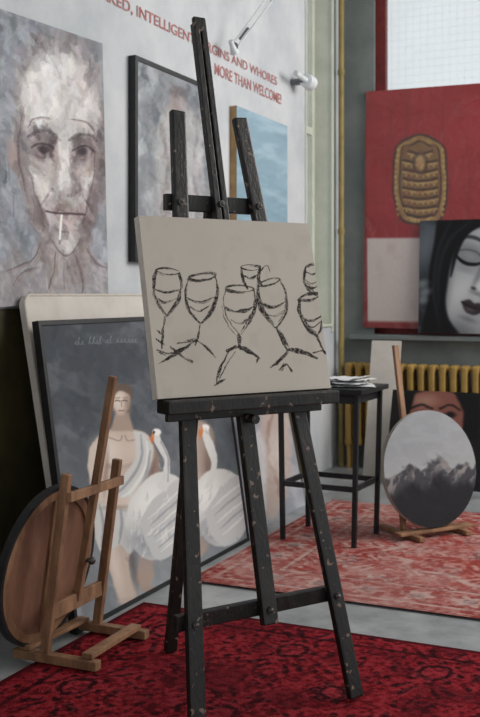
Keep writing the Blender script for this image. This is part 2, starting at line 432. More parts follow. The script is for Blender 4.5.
# ================================================================== WALL LETTERING
def wall_text(body, s0, s1, z0, hgt, label):
    cu = bpy.data.curves.new('txt', 'FONT'); cu.body = body; cu.size = 1; cu.offset = 0.012
    ob = bpy.data.objects.new('txt', cu); scene.collection.objects.link(ob)
    dg = bpy.context.evaluated_depsgraph_get(); me = bpy.data.meshes.new_from_object(ob.evaluated_get(dg))
    xs = [v.co.x for v in me.vertices]; capy = 0.70; x0, x1 = min(xs), max(xs)
    vs = [R(s0+(v.co.x-x0)/(x1-x0)*(s1-s0), 0.003, z0+v.co.y/capy*hgt) for v in me.vertices]
    fs = [list(p.vertices) for p in me.polygons]
    bpy.data.objects.remove(ob)
    return link_mesh('wall_lettering', vs, fs, M_red_text, label=label, category='lettering')
wall_text('NAKED, INTELLIGENT, VIRGINS AND WHORES', 5.42, 7.80, 2.885, 0.058, 'faded red capitals NAKED INTELLIGENT VIRGINS AND WHORES on wall')
wall_text('MORE THAN WELCOME!', 6.80, 7.88, 2.765, 0.070, 'faded red capitals MORE THAN WELCOME on wall')

# ================================================================== WALL PICTURES
def portrait(p):
    p.fill((138, 142, 149)); wx, wy = p.warp(14, 22, 2)
    p.mix(ss(0.45, 0.7, fbm(wx/30, wy/12, 5))*0.7, (172, 175, 182)); p.mix(ss(0.5, 0.8, fbm(wx/9, wy/30, 8))*0.5, (110, 112, 120))
    p.brushwork(300, 26, 7, 26, 1.0, 77, 0.6, 1.1, 0.2)
    p.jitter(1.9, 14, 3)
    sh = (130, 121, 121); dk = (66, 56, 60); li = (224, 222, 220); md = (186, 182, 181); br = (134, 108, 98)
    p.poly([(-15, 270), (20, 254), (40, 244), (84, 244), (104, 258), (108, 325), (-18, 325)], (158, 154, 156), 3, 0.85)
    p.poly([(38, 226), (84, 226), (86, 262), (72, 288), (48, 288), (34, 262)], (142, 133, 133), 3, 0.9); p.poly([(46, 250), (60, 256), (62, 284), (50, 284)], (178, 173, 172), 3, 0.8)
    p.poly([(12, 150), (13, 105), (20, 66), (39, 42), (62, 36), (88, 46), (101, 76), (104, 120), (101, 165), (95, 205), (82, 238), (62, 254), (44, 246), (27, 220), (15, 185)], md, 1.5, 1)
    p.ell(11, 160, 5, 16, (162, 148, 146), -8, 0.3, 0.95); p.ell(104, 158, 4, 15, (144, 130, 130), 8, 0.3, 0.9)
    p.poly([(14, 108), (15, 84), (23, 56), (40, 40), (62, 33), (88, 42), (100, 70), (102, 100), (96, 84), (86, 64), (62, 56), (40, 60), (27, 76), (21, 94)], (136, 131, 134), 4, 0.8)
    r = random.Random(5)
    for k in range(50):
        a = math.pi*(1.05+0.9*r.random()); x = 58+39*math.cos(a); y = 88+51*math.sin(a)
        p.line([(x, y), (x+r.uniform(-3, 3)-4*math.cos(a), y+r.uniform(7, 15))], r.uniform(1.4, 3), r.choice([(88, 82, 86), (146, 142, 145), (112, 106, 109), (182, 179, 180)]), 0.7, 1, False, rough=0.5)
    p.poly([(28, 78), (58, 62), (60, 124), (34, 128), (22, 110)], li, 3, 0.85); p.poly([(60, 62), (88, 72), (94, 108), (86, 128), (64, 124)], (202, 198, 196), 3, 0.85)
    p.poly([(14, 112), (23, 116), (26, 150), (33, 190), (48, 226), (52, 244), (40, 244), (24, 214), (14, 170)], sh, 2.5, 0.8)
    p.poly([(103, 104), (96, 116), (94, 150), (86, 192), (76, 224), (70, 250), (84, 236), (97, 206), (103, 160)], (114, 104, 106), 2.5, 0.85)
    p.poly([(28, 168), (46, 174), (50, 196), (42, 206), (32, 192)], (218, 214, 212), 2, 0.9); p.poly([(76, 174), (92, 168), (90, 190), (83, 204), (76, 192)], (200, 194, 192), 2, 0.85)
    p.poly([(33, 198), (42, 210), (45, 234), (36, 222)], (118, 106, 106), 2, 0.8); p.poly([(89, 196), (81, 210), (78, 234), (87, 218)], (104, 93, 95), 2, 0.8)
    for sx, cx in ((1, 42), (-1, 81)):
        p.poly([(cx-15, 142), (cx-4, 136), (cx+10, 136), (cx+15, 144), (cx+13, 158), (cx, 164), (cx-13, 158)], (134, 121, 122), 3, 0.9)
        p.poly([(cx+sx*3, 138), (cx+sx*13, 140), (cx+sx*14, 154), (cx+sx*8, 156)], (98, 85, 89), 3, 0.8)
        p.ell(cx-sx, 152, 8.5, 4, (160, 150, 149), 0, 0.5, 0.8); p.ell(cx+sx, 150.5, 5.2, 3.6, (62, 52, 57), 0, 0.6, 0.9)
        p.line([(cx-14, 141), (cx-3, 134), (cx+8, 134), (cx+14, 139)], 4.2, dk, 0.8, 1.6, rough=0.5, vary=0.8)
        p.line([(cx-11, 150), (cx-3, 146), (cx+5, 146), (cx+11, 150)], 2.2, (58, 48, 53), 0.85, 1.2, rough=0.3)
        p.line([(cx-9, 156), (cx, 159), (cx+8, 156)], 1.8, (98, 83, 84), 0.7, 1.2, rough=0.4); p.line([(cx-12, 164), (cx, 171), (cx+10, 165)], 2.8, br, 0.7, 1.6, rough=0.4)
    p.poly([(58, 132), (66, 132), (68, 160), (70, 186), (62, 191), (55, 187), (58, 160)], (220, 217, 214), 1.6, 0.9); p.poly([(66, 136), (71, 148), (75, 174), (79, 188), (69, 193), (69, 168)], (124, 111, 112), 1.6, 0.85)
    p.line([(57, 136), (55, 160), (50, 186)], 2.2, br, 0.7, 1.4, rough=0.4)
    p.line([(50, 189), (56, 194), (62, 196), (69, 194), (78, 189)], 3, (76, 62, 66), 0.9, 1.4)
    p.line([(48, 192), (42, 203), (40, 216)], 2.6, dk, 0.55, 1.6, rough=0.5); p.line([(79, 192), (85, 203), (85, 216)], 2.6, dk, 0.55, 1.6, rough=0.5)
    p.poly([(45, 213), (54, 208), (62, 210), (70, 208), (81, 213), (70, 215), (60, 215)], (124, 96, 96), 1.4, 0.95)
    p.poly([(50, 216), (62, 217), (76, 216), (70, 223), (60, 224)], (166, 143, 140), 1.4, 0.9); p.line([(50, 228), (62, 231), (74, 228)], 3, (118, 104, 104), 0.8, 1.8)
    p.poly([(52, 238), (62, 234), (74, 238), (68, 250), (58, 250)], (208, 203, 200), 2, 0.85)
    p.facets(480, 18, 28, 5, 0.55); p.brushwork(850, 16, 5, 28, 1.35, 7, 0.55, 0.8, 0.18)
    for sx, cx in ((1, 42), (-1, 81)):
        p.ell(cx+sx, 150.5, 5.2, 3.2, (58, 49, 54), 0, 0.6, 0.8); p.line([(cx-11, 150), (cx-3, 146), (cx+5, 146), (cx+11, 150)], 1.8, (54, 45, 49), 0.7, 1.1, rough=0.4)
        p.line([(cx-14, 140), (cx-3, 134), (cx+8, 134), (cx+14, 139)], 2.6, dk, 0.6, 1.2, rough=0.6)
    p.line([(45, 213), (56, 214), (66, 213), (81, 213)], 1.8, (66, 53, 56), 0.85, 1.1, rough=0.2)
    for q in ([(28, 176), (35, 200), (46, 226)], [(94, 150), (89, 186), (79, 222)], [(22, 118), (18, 160), (26, 205)], [(38, 244), (28, 262), (2, 276)], [(82, 244), (92, 258), (103, 262)], [(52, 252), (49, 276), (40, 300)], [(72, 252), (78, 276), (76, 300)], [(46, 236), (56, 252), (66, 252), (78, 236)], [(28, 132), (34, 122), (50, 120)], [(70, 120), (86, 122), (94, 134)], [(8, 290), (20, 274), (34, 268)]):
        p.line(q, 2.0, (74, 63, 66), 0.6, 1.0, rough=0.55, vary=1.0, taper=0.6); p.line([(x+2, y+1) for x, y in q], 1.4, br, 0.4, 1.2, rough=0.7)
    for k in range(14):
        x = r.uniform(-10, 98); y = r.uniform(160, 280); L = r.uniform(10, 28); p.line([(x, y), (x+r.uniform(-1, 1), y+L*0.5), (x, y+L)], r.uniform(0.9, 1.6), r.choice([(208, 208, 210), (150, 134, 128), (104, 96, 102)]), 0.45, 0.9, rough=0.3)
    p.x, p.y = p.x0, p.y0
    p.line([(59, 215), (57.5, 228), (56.5, 240)], 2.2, (232, 231, 228), 1, 0.8); p.line([(56.5, 240), (56.3, 243)], 2.0, (140, 130, 126), 0.9, 0.8)
a = math.radians(2.5)
Wd = U*math.cos(a)+Z*math.sin(a); Hd = Z*math.cos(a)-U*math.sin(a)
cen = R(5.035, 0.04, 1.995)
picture('portrait_painting', cen-Wd*0.457-Hd*0.63, Wd*0.914, Hd*1.26, 0.03, portrait, [(-15, 314), (103, 292), (103, 45), (-15, 10)], 250, 560,
        'unframed grey oil portrait of a person smoking, hanging on the wall')

def framed(p):
    p.fill((130, 134, 139)); wx, wy = p.warp(12, 20, 4)
    p.mix(ss(0.4, 0.75, fbm(wx/16, wy/22, 3)), (172, 176, 180)); p.mix(ss(0.55, 0.8, fbm(wx/10, wy/14, 13))*0.7, (92, 97, 104))
    p.jitter(3, 9, 3)
    p.poly([(150, 130), (158, 110), (172, 104), (188, 116), (196, 170), (190, 260), (158, 262), (148, 200)], (174, 172, 172), 4, 0.8, sm=True)
    p.ell(169, 102, 8, 13, (152, 142, 140), 0, 0.4, 0.9); p.ell(169, 93, 8, 6, (104, 100, 102), 0, 0.4, 0.9)
    p.line([(154, 124), (160, 170), (152, 240)], 4, (108, 98, 96), 0.6, 3, rough=0.5); p.line([(190, 116), (187, 170), (192, 230)], 4, (96, 92, 96), 0.6, 3, rough=0.5)
    p.facets(120, 16, 24, 5, 0.5); p.brushwork(340, 14, 4, 26, 1.3, 3, 0.5, 0.7, 0.3)
picture('framed_painting', R(5.80, 0.04, 1.60), U*0.88, Z*1.03, 0.02, framed, [(130, 258), (204, 262), (204, 92), (130, 62)], 130, 180,
        'grey figure painting in a thin black frame hanging on the wall', frame=M_frame, fw=0.026, fd=0.045)

def blue(p):
    p.fill((132, 158, 172)); wx, wy = p.warp(6, 18, 6)
    p.mix(ss(0.4, 0.7, fbm(wx/20, wy/10, 3)), (152, 176, 189)); p.mix(ss(0.0, 1.0, 1-p.v)*0.4, (116, 144, 158))
    p.brushwork(120, 12, 4, 14, 0.1, 3, 0.5, 0.5)
picture('blue_painting', R(7.02, 0.05, 1.62), U*0.86, Z*0.985, 0.045, blue, [(228, 285), (280, 285), (280, 125), (228, 107)], 60, 90,
        'unframed pale blue canvas with a bare wooden edge on the wall', side=M_blueedge)

# swing-arm lamp
mt = R(7.35, 0.0, 3.55)
t = thing('wall_lamp', mt, 'white articulated swing-arm lamp fixed high on the wall', 'lamp')
el = Vector((-0.037, 6.2, 2.94)); up = Vector((0.20, 6.25, 3.27))
dirp = (up-el).normalized(); sd_ = dirp.cross(Vector((0, 1, 0))).normalized()
for k in (-1, 1):
    MB().cyl(el + sd_*0.018*k, up + sd_*0.018*k, 0.0055, 10).obj('lamp_arm', M_lamp, t)
    MB().cyl(up + sd_*0.018*k, mt + N*0.03, 0.0055, 10).obj('lamp_arm', M_lamp, t)
b = MB()
for k in range(16):
    q0 = el + dirp*(0.06+k*0.006) ; b.ring(q0, sd_, Vector((0, 1, 0)), 0.006, 0.009, 0.003, 12)
b.obj('spring', M_lampd, t)
MB().cyl(mt, mt + N*0.03, 0.05, 20).obj('lamp_base', M_lamp, t)
for q in (el, up):
    MB().cyl(q - Vector((0, 0.014, 0)), q + Vector((0, 0.014, 0)), 0.026, 20).obj('lamp_joint', M_lampd, t)
e0 = el + Vector((-0.01, -0.02, 0.0)); ax = (-U*0.5 + Z*0.5).normalized()
MB().cyl(e0 - ax*0.05, e0, 0.030, 24, 0.016).cyl(e0, e0 + ax*0.035, 0.016, 20).obj('lamp_shade', M_lamp, t)
t = thing('spotlight', R(8.08, 0.0, 2.96), 'small white tubular spotlight mounted on the wall', 'lamp')
MB().cyl(R(8.08, 0.0, 2.96), R(8.08, 0.10, 2.96), 0.025).obj('lamp_base', M_lampd, t)
MB().cyl(R(7.86, 0.12, 2.975), R(8.12, 0.12, 2.96), 0.020, 20, 0.020).obj('lamp_tube', M_lamp, t)
MB().cyl(R(8.06, 0.12, 2.963), R(8.16, 0.12, 2.958), 0.05, 24, 0.056).obj('lamp_shade', M_lamp, t)

# ================================================================== LEANING WORKS
def rr(P, W, H, r, n=8):
    w = W.normalized(); h = H.normalized(); L = W.length; K = H.length; out = []
    for (c, a0) in (((r, r), 180), ((L-r, r), 270), ((L-r, K-r), 0), ((r, K-r), 90)):
        for k in range(n+1):
            a = math.radians(a0+90*k/n); out.append(P + w*(c[0]+r*math.cos(a)) + h*(c[1]+r*math.sin(a)))
    return out
P = R(4.78, 0.33, 0.0); H = R(4.78, 0.075, 1.40)-P; W = U*1.45; nn = W.cross(H).normalized()
t = thing('blank_board', P+W/2, 'large pale blank panel with rounded corners leaning on the wall', 'board')
MB().prism(rr(P, W, H, 0.05), -nn*0.03).obj('panel', M_pale, t)
b = MB(); L2 = rr(P, W, H, 0.05)
for k in range(len(L2)):
    b.cyl(L2[k], L2[(k+1) % len(L2)], 0.006, 6)
b.obj('panel_edge', M_linen, t)

def swans(p):
    p.fill((68, 73, 79))
    wx, wy = p.warp(16, 30, 2)
    p.mix(ss(330, 620, p.y + 0.2*(p.x-100))*0.8, (132, 136, 140))
    p.mix((1-ss(60, 130, p.x))*ss(460, 600, p.y)*0.6, (158, 164, 171)); p.mix(ss(530, 600, p.y)*0.6, (164, 168, 171))
    p.mix(ss(0.5, 0.8, fbm(wx/30, wy/40, 3))*0.35, (58, 62, 68)); p.mix(ss(0.5, 0.8, fbm(wx/24, wy/16, 33))*0.3, (150, 152, 156))
    p.brushwork(500, 24, 7, 14, 1.2, 5, 0.5, 0.8, 0.3)
    rnd = random.Random(12); x = 74; y = 345        # faint thin handwriting
    for wl in (3, 4, 2, 6):
        pts = []
        for k in range(wl):
            tall = rnd.random() < 0.3; h_ = 7 if tall else 3.2
            pts += [(x, y), (x+1.3, y-h_*0.6), (x+2.0+rnd.uniform(-0.4, 0.4), y-h_), (x+1.2, y-h_*0.7), (x+1.5, y-0.6), (x+2.6, y+rnd.uniform(-0.5, 0.5))]
            x += 3.4+rnd.uniform(-0.4, 0.5)
        y -= 0.7; x += 4; p.line(pts, 0.7, (150, 156, 161), 0.65, 0.7, rough=0.3)
    p.jitter(0.9, 9, 3)
    wh = (206, 205, 202); sh = (132, 136, 143); w2_ = (188, 188, 188); hi = (226, 225, 221)
    sk = (188, 170, 157); sl = (216, 204, 194); sd = (134, 113, 103); sdd = (92, 76, 70)
    # pale seated figure wrapped in draped cloth
    p.poly([(140, 438), (153, 446), (159, 474), (153, 506), (142, 504), (145, 472), (137, 452)], (146, 126, 116), 1.6, 1, sm=True)
    p.poly([(92, 445), (100, 436), (112, 431), (120, 429), (134, 431), (147, 437), (153, 452), (148, 482), (144, 505), (152, 525), (136, 542), (108, 540), (94, 522), (97, 490), (92, 466)], sk, 1.6, 1, sm=True)
    p.ell(108, 453, 13, 15, sl, 0, 0.95, 0.85); p.ell(135, 451, 11, 13, (204, 189, 178), 0, 0.95, 0.7); p.line([(104, 438), (118, 442), (121, 437)], 1.4, sd, 0.6, 1.5); p.line([(124, 437), (128, 442), (143, 439)], 1.4, sd, 0.6, 1.5)
    p.ell(110, 468, 11, 2.4, sd, 6, 0.95, 0.45); p.ell(136, 466, 10, 2.4, sd, -6, 0.95, 0.45); p.ell(149, 480, 5, 28, sdd, 0, 0.95, 0.55)
    p.poly([(98, 530), (122, 530), (131, 544), (127, 560), (129, 580), (134, 596), (118, 601), (110, 578), (101, 556)], sk, 1.6, 1, sm=True)
    p.poly([(128, 530), (149, 530), (158, 544), (151, 560), (151, 576), (144, 589), (134, 582), (137, 560)], (162, 142, 131), 1.6, 1, sm=True)
    p.ell(113, 566, 5, 26, sl, -12, 0.95, 0.7); p.ell(131, 562, 3, 24, sdd, -6, 0.95, 0.6); p.ell(126, 601, 10, 3.5, (184, 165, 154), -10, 0.4, 1); p.ell(146, 589, 8, 3, (156, 137, 126), -10, 0.4, 1)
    # drape: over the far shoulder, across the waist, into the lap
    p.poly([(132, 431), (147, 437), (152, 450), (146, 476), (132, 496), (150, 506), (160, 522), (153, 548), (138, 542), (128, 556), (118, 546), (104, 558), (94, 540), (92, 504), (108, 494), (122, 478), (134, 458)], (196, 195, 192), 1.4, 1, sm=True)
    for q, c in (([(140, 436), (140, 460), (124, 488), (100, 504)], sh), ([(146, 442), (145, 466), (130, 492), (108, 506)], hi), ([(149, 452), (144, 478), (132, 500)], sh), ([(98, 506), (102, 528), (100, 548)], sh), ([(108, 504), (111, 526), (108, 552)], hi), ([(119, 504), (120, 528), (117, 545)], sh), ([(130, 502), (132, 526), (128, 552)], hi), ([(140, 506), (142, 522), (139, 540)], sh), ([(151, 512), (153, 528), (149, 544)], (168, 168, 170)), ([(98, 500), (122, 512), (152, 508)], (160, 161, 163))): p.line(q, 2.8, c, 0.7, 2.2, taper=0.6)
    p.poly([(92, 445), (104, 441), (104, 466), (101, 486), (114, 498), (132, 500), (134, 507), (113, 510), (93, 498), (87, 472), (88, 454)], (204, 188, 176), 1.3, 1, sm=True)
    p.ell(105, 474, 2, 20, sd, 4, 0.95, 0.6); p.ell(116, 509, 16, 2, sd, -4, 0.95, 0.5)
    for k in range(4): p.line([(131, 500+k*2.1), (138, 501.5+k*2.3)], 1.5, (200, 182, 169), 1, 0.8)
    p.poly([(115, 414), (128, 414), (133, 432), (110, 433)], (162, 142, 130), 1.6, 1)
    p.ell(121, 403, 8.4, 13, sk, 6, 0.2, 1); p.ell(118, 402, 5.5, 9.5, sl, 0, 0.9, 0.8); p.ell(127.5, 406, 3.2, 10, sd, 0, 0.95, 0.65)
    p.poly([(112, 399), (113.5, 389), (122, 385), (130.5, 389), (131.5, 401), (127.5, 395), (119, 392.5)], (98, 82, 72), 1.3, 0.95, sm=True)
    for xx, yy in ((117, 402.5), (124, 402)): p.line([(xx-2, yy), (xx, yy-0.6), (xx+2, yy+0.2)], 1.4, (84, 66, 60), 0.85, 1); p.line([(xx-2, yy-3), (xx+2, yy-3.4)], 0.9, (110, 90, 80), 0.7, 0.9)
    p.line([(120.5, 402), (121, 408)], 1.2, sd, 0.7, 1); p.line([(118, 412.2), (123.5, 412)], 1.4, (142, 100, 92), 0.85, 1)
    def feathers(cx, cy, rx, ry, ang, n, seed, lean):
        r = random.Random(seed)
        for k in range(n):
            rr_ = math.sqrt(r.random()); a = r.uniform(0, 2*math.pi); X = rx*rr_*math.cos(a); Y = ry*rr_*math.sin(a); c_, s_ = math.cos(math.radians(ang)), math.sin(math.radians(ang))
            x = cx+X*c_-Y*s_; y = cy+X*s_+Y*c_; L = r.uniform(5, 10); al = lean+r.uniform(-0.3, 0.3)
            p.line([(x, y), (x+L*0.5*math.cos(al)+0.8, y+L*0.5*math.sin(al)+1), (x+L*math.cos(al), y+L*math.sin(al))], r.uniform(1.3, 2.6), r.choice([hi, w2_, (172, 174, 177), (212, 211, 208)]), 0.45, 1.4, taper=0.7)
    org = (194, 118, 68)
    # swan one
    p.poly([(123, 526), (128, 504), (140, 486), (154, 474), (168, 474), (180, 482), (186, 508), (180, 536), (166, 556), (146, 560), (131, 548)], wh, 1.2, 1, sm=True)
    p.ell(145, 544, 18, 14, sh, 20, 0.95, 0.8); p.ell(146, 502, 13, 17, hi, 25, 0.95, 0.85); feathers(150, 520, 20, 32, 15, 80, 3, 1.9)
    p.poly([(138, 522), (150, 502), (166, 488), (186, 474), (193, 490), (190, 516), (181, 540), (166, 557), (152, 558), (144, 542)], w2_, 1.2, 1, sm=True)
    feathers(168, 516, 16, 34, 25, 60, 8, 2.0)
    for q, c in (([(146, 520), (166, 502), (189, 480)], hi), ([(150, 531), (170, 514), (191, 494)], hi), ([(154, 542), (172, 527), (189, 510)], hi), ([(158, 552), (172, 540), (185, 526)], hi), ([(148, 526), (168, 508), (190, 487)], sh), ([(152, 537), (171, 521), (190, 502)], sh), ([(156, 548), (172, 534), (187, 518)], sh)): p.line(q, 2.0, c, 0.6, 1.5, taper=0.7)
    p.poly([(155, 488), (161, 475), (163, 463), (157.5, 452), (152.8, 441), (154.2, 432), (158.4, 431), (159.8, 440), (165.5, 452), (168.5, 465), (168, 480), (164, 492)], wh, 0.9, 1, sm=True)
    p.line([(159.8, 443), (166.5, 460), (166.5, 482)], 1.5, sh, 0.7, 1.3); p.ell(156, 433, 4.2, 3.6, hi, 10, 0.3)
    p.poly([(152.5, 431.5), (154, 437), (151.2, 445.5), (148.8, 441)], org, 0.8, 1); p.ell(153.2, 433.5, 1.1, 1.6, (42, 40, 42), 0, 0.4)
    # second figure and swan two
    p.x = p.x+3
    p.poly([(184, 426), (200, 421), (213, 430), (216, 470), (212, 520), (206, 550), (190, 556), (186, 510), (184, 460)], (164, 145, 134), 2.4, 0.95, sm=True)
    p.ell(193, 470, 5, 40, sl, 0, 0.95, 0.6); p.ell(209, 480, 4, 40, sdd, 0, 0.95, 0.6); p.ell(198, 404, 8, 13, (172, 152, 140), 0, 0.3, 1); p.ell(199, 393, 8, 5.5, (96, 82, 74), 0, 0.5, 0.9)
    p.poly([(191, 506), (198, 482), (211, 470), (228, 470), (242, 482), (247, 506), (240, 532), (222, 545), (204, 538)], wh, 1.2, 1, sm=True)
    p.ell(212, 530, 15, 13, sh, 10, 0.95, 0.8); p.ell(207, 494, 9, 15, hi, 20, 0.95, 0.85); feathers(214, 510, 18, 28, 10, 60, 5, 1.9)
    p.poly([(205, 512), (218, 492), (234, 476), (247, 482), (249, 508), (241, 534), (224, 545), (210, 534)], w2_, 1.2, 1, sm=True)
    for q, c in (([(212, 508), (228, 492), (244, 480)], hi), ([(216, 522), (232, 508), (247, 496)], hi), ([(221, 534), (235, 522), (246, 510)], hi), ([(214, 515), (230, 500), (246, 488)], sh), ([(219, 528), (234, 514), (247, 503)], sh)): p.line(q, 2.0, c, 0.6, 1.5, taper=0.7)
    p.poly([(204, 490), (209, 476), (211.8, 463), (206, 447), (203, 435), (205, 427), (209, 427), (210.3, 436), (216, 449), (217.5, 464), (213, 484)], wh, 0.9, 1, sm=True)
    p.ell(206.4, 428, 3.9, 3.4, hi, 0, 0.3); p.poly([(203, 426.5), (204, 432), (200.6, 440), (199.2, 433)], org, 0.8, 1)
    p.brushwork(260, 8, 2.6, 9, 1.2, 5, 0.3, 0.9, 0.3)
P = R(4.735, 0.386, 0.02); H = R(4.735, 0.20, 1.27)-P; W = U*1.70
picture('swan_painting', P, W, H, 0.02, swans, [(76, 630), (242, 536), (217, 318), (40, 326)], 520, 540,
        'large framed grey painting of figures and white swans, leaning', frame=M_frame, fw=0.022, fd=0.035)

def pale(p):
    p.fill((146, 149, 158)); wx, wy = p.warp(12, 25, 2)
    p.mix(ss(0.45, 0.75, fbm(wx/22, wy/30, 3))*0.7, (180, 181, 187)); p.jitter(2, 9, 3)
    p.poly([(262, 410), (276, 400), (290, 415), (292, 470), (280, 512), (264, 510)], (182, 164, 154), 3, 0.85, sm=True)
    p.poly([(252, 440), (262, 430), (268, 470), (262, 520), (250, 525)], (202, 201, 202), 3, 0.85, sm=True)
    p.line([(276, 405), (270, 450), (282, 500)], 4, (134, 100, 90), 0.5, 3); p.ell(276, 455, 7, 20, (206, 196, 188), 0, 0.5, 0.7)
    p.brushwork(250, 12, 4, 18, 1.2, 5, 0.45, 0.9)
P = R(6.53, 0.33, 0.0); H = R(6.53, 0.05, 1.35)-P
picture('figure_painting', P, U*0.98, H, 0.025, pale, [(243, 538), (305, 505), (273, 303), (207, 303)], 120, 180,
        'unframed pale lavender figure painting leaning against the wall')

# ================================================================== FAR WINDOW WORKS
def redp(p):
    p.fill((134, 32, 36)); wx, wy = p.warp(10, 30, 2)
    p.mix(ss(0.45, 0.75, fbm(wx/24, wy/16, 3))*0.4, (154, 46, 48)); p.mix(ss(0.5, 0.8, fbm(p.x/4, p.y/50, 7))*0.3, (106, 26, 31))
    p.poly([(340, 238), (640, 234), (640, 340), (340, 340)], (190, 181, 177), 1.5, 0.97)
    p.mix(ss(0.5, 0.8, fbm(wx/14, wy/22, 17))*ss(238, 246, p.y)*0.5, (172, 152, 150))
    p.mix(ss(319, 323, p.y), (126, 42, 44)); p.mix((1-ss(367, 369, p.x))*0.9, (108, 27, 32))
    p.jitter(0.7, 5, 3)
    g = (146, 116, 70); d = (58, 40, 32); hl = (178, 148, 98)
    def shape(i): return [(395+i, 158), (398+i, 146), (408+i*0.7, 138+i), (422, 133.5+i), (436-i*0.7, 138+i), (446-i, 146), (449-i, 158), (450-i, 190), (446-i, 213-i*0.5), (438-i*0.7, 223-i), (408+i*0.7, 223-i), (399+i, 213-i*0.5), (394+i, 190)]
    p.poly(shape(0), d, 1.3, 0.95, sm=True); p.poly(shape(2.2), g, 1.1, 0.95, sm=True); p.poly(shape(6.5), d, 1.1, 0.95, sm=True); p.poly(shape(8.2), (118, 90, 58), 1.1, 0.95, sm=True)
    for k in range(8):
        y = 150+k*9; hw = 17 if 0 < k < 7 else 12
        p.line([(422-hw, y+1), (422, y+3.5), (422+hw, y+1)], 2.4, d, 0.85, 1.0); p.line([(422-hw, y+3.8), (422, y+6.2), (422+hw, y+3.8)], 2.0, hl, 0.8, 1.0, rough=0.3)
        for j in range(6): p.ell(422-hw+3+j*(2*hw-6)/5, y+6.5+1.5*(1-abs(j-2.5)/2.5), 1.0, 1.2, (190, 162, 112), 0, 0.4, 0.6)
    p.ell(422, 163, 7.5, 11, d, 0, 0.25, 0.85); p.ell(422, 162.5, 5, 8, hl, 0, 0.4, 0.85)
    for sgn in (-1, 1):
        for k in range(13):
            t_ = k/12; p.ell(422+sgn*(22.2+2.5*math.sin(t_*3.1)), 150+t_*64, 1.5, 1.7, hl, 0, 0.5, 0.7)
    p.mix(ss(0.45, 0.75, fbm(p.x/5, p.y/6, 12))*(1-ss(24, 30, np.abs(p.x-422)))*(1-ss(42, 48, np.abs(p.y-178)))*0.35, (108, 58, 48))
a = math.radians(-0.8); Wd = N*math.cos(a)+Z*math.sin(a); Hd = (Z*math.cos(a)-N*math.sin(a))
picture('red_painting', R(SF-0.03, 0.215, 1.135), Wd*1.7, Hd*1.93, 0.025, redp, [(363, 327), (581, 330), (585, 77), (368, 92)], 560, 480,
        'huge red canvas with golden ornament, standing on the window ledge', pm=M_gloss)

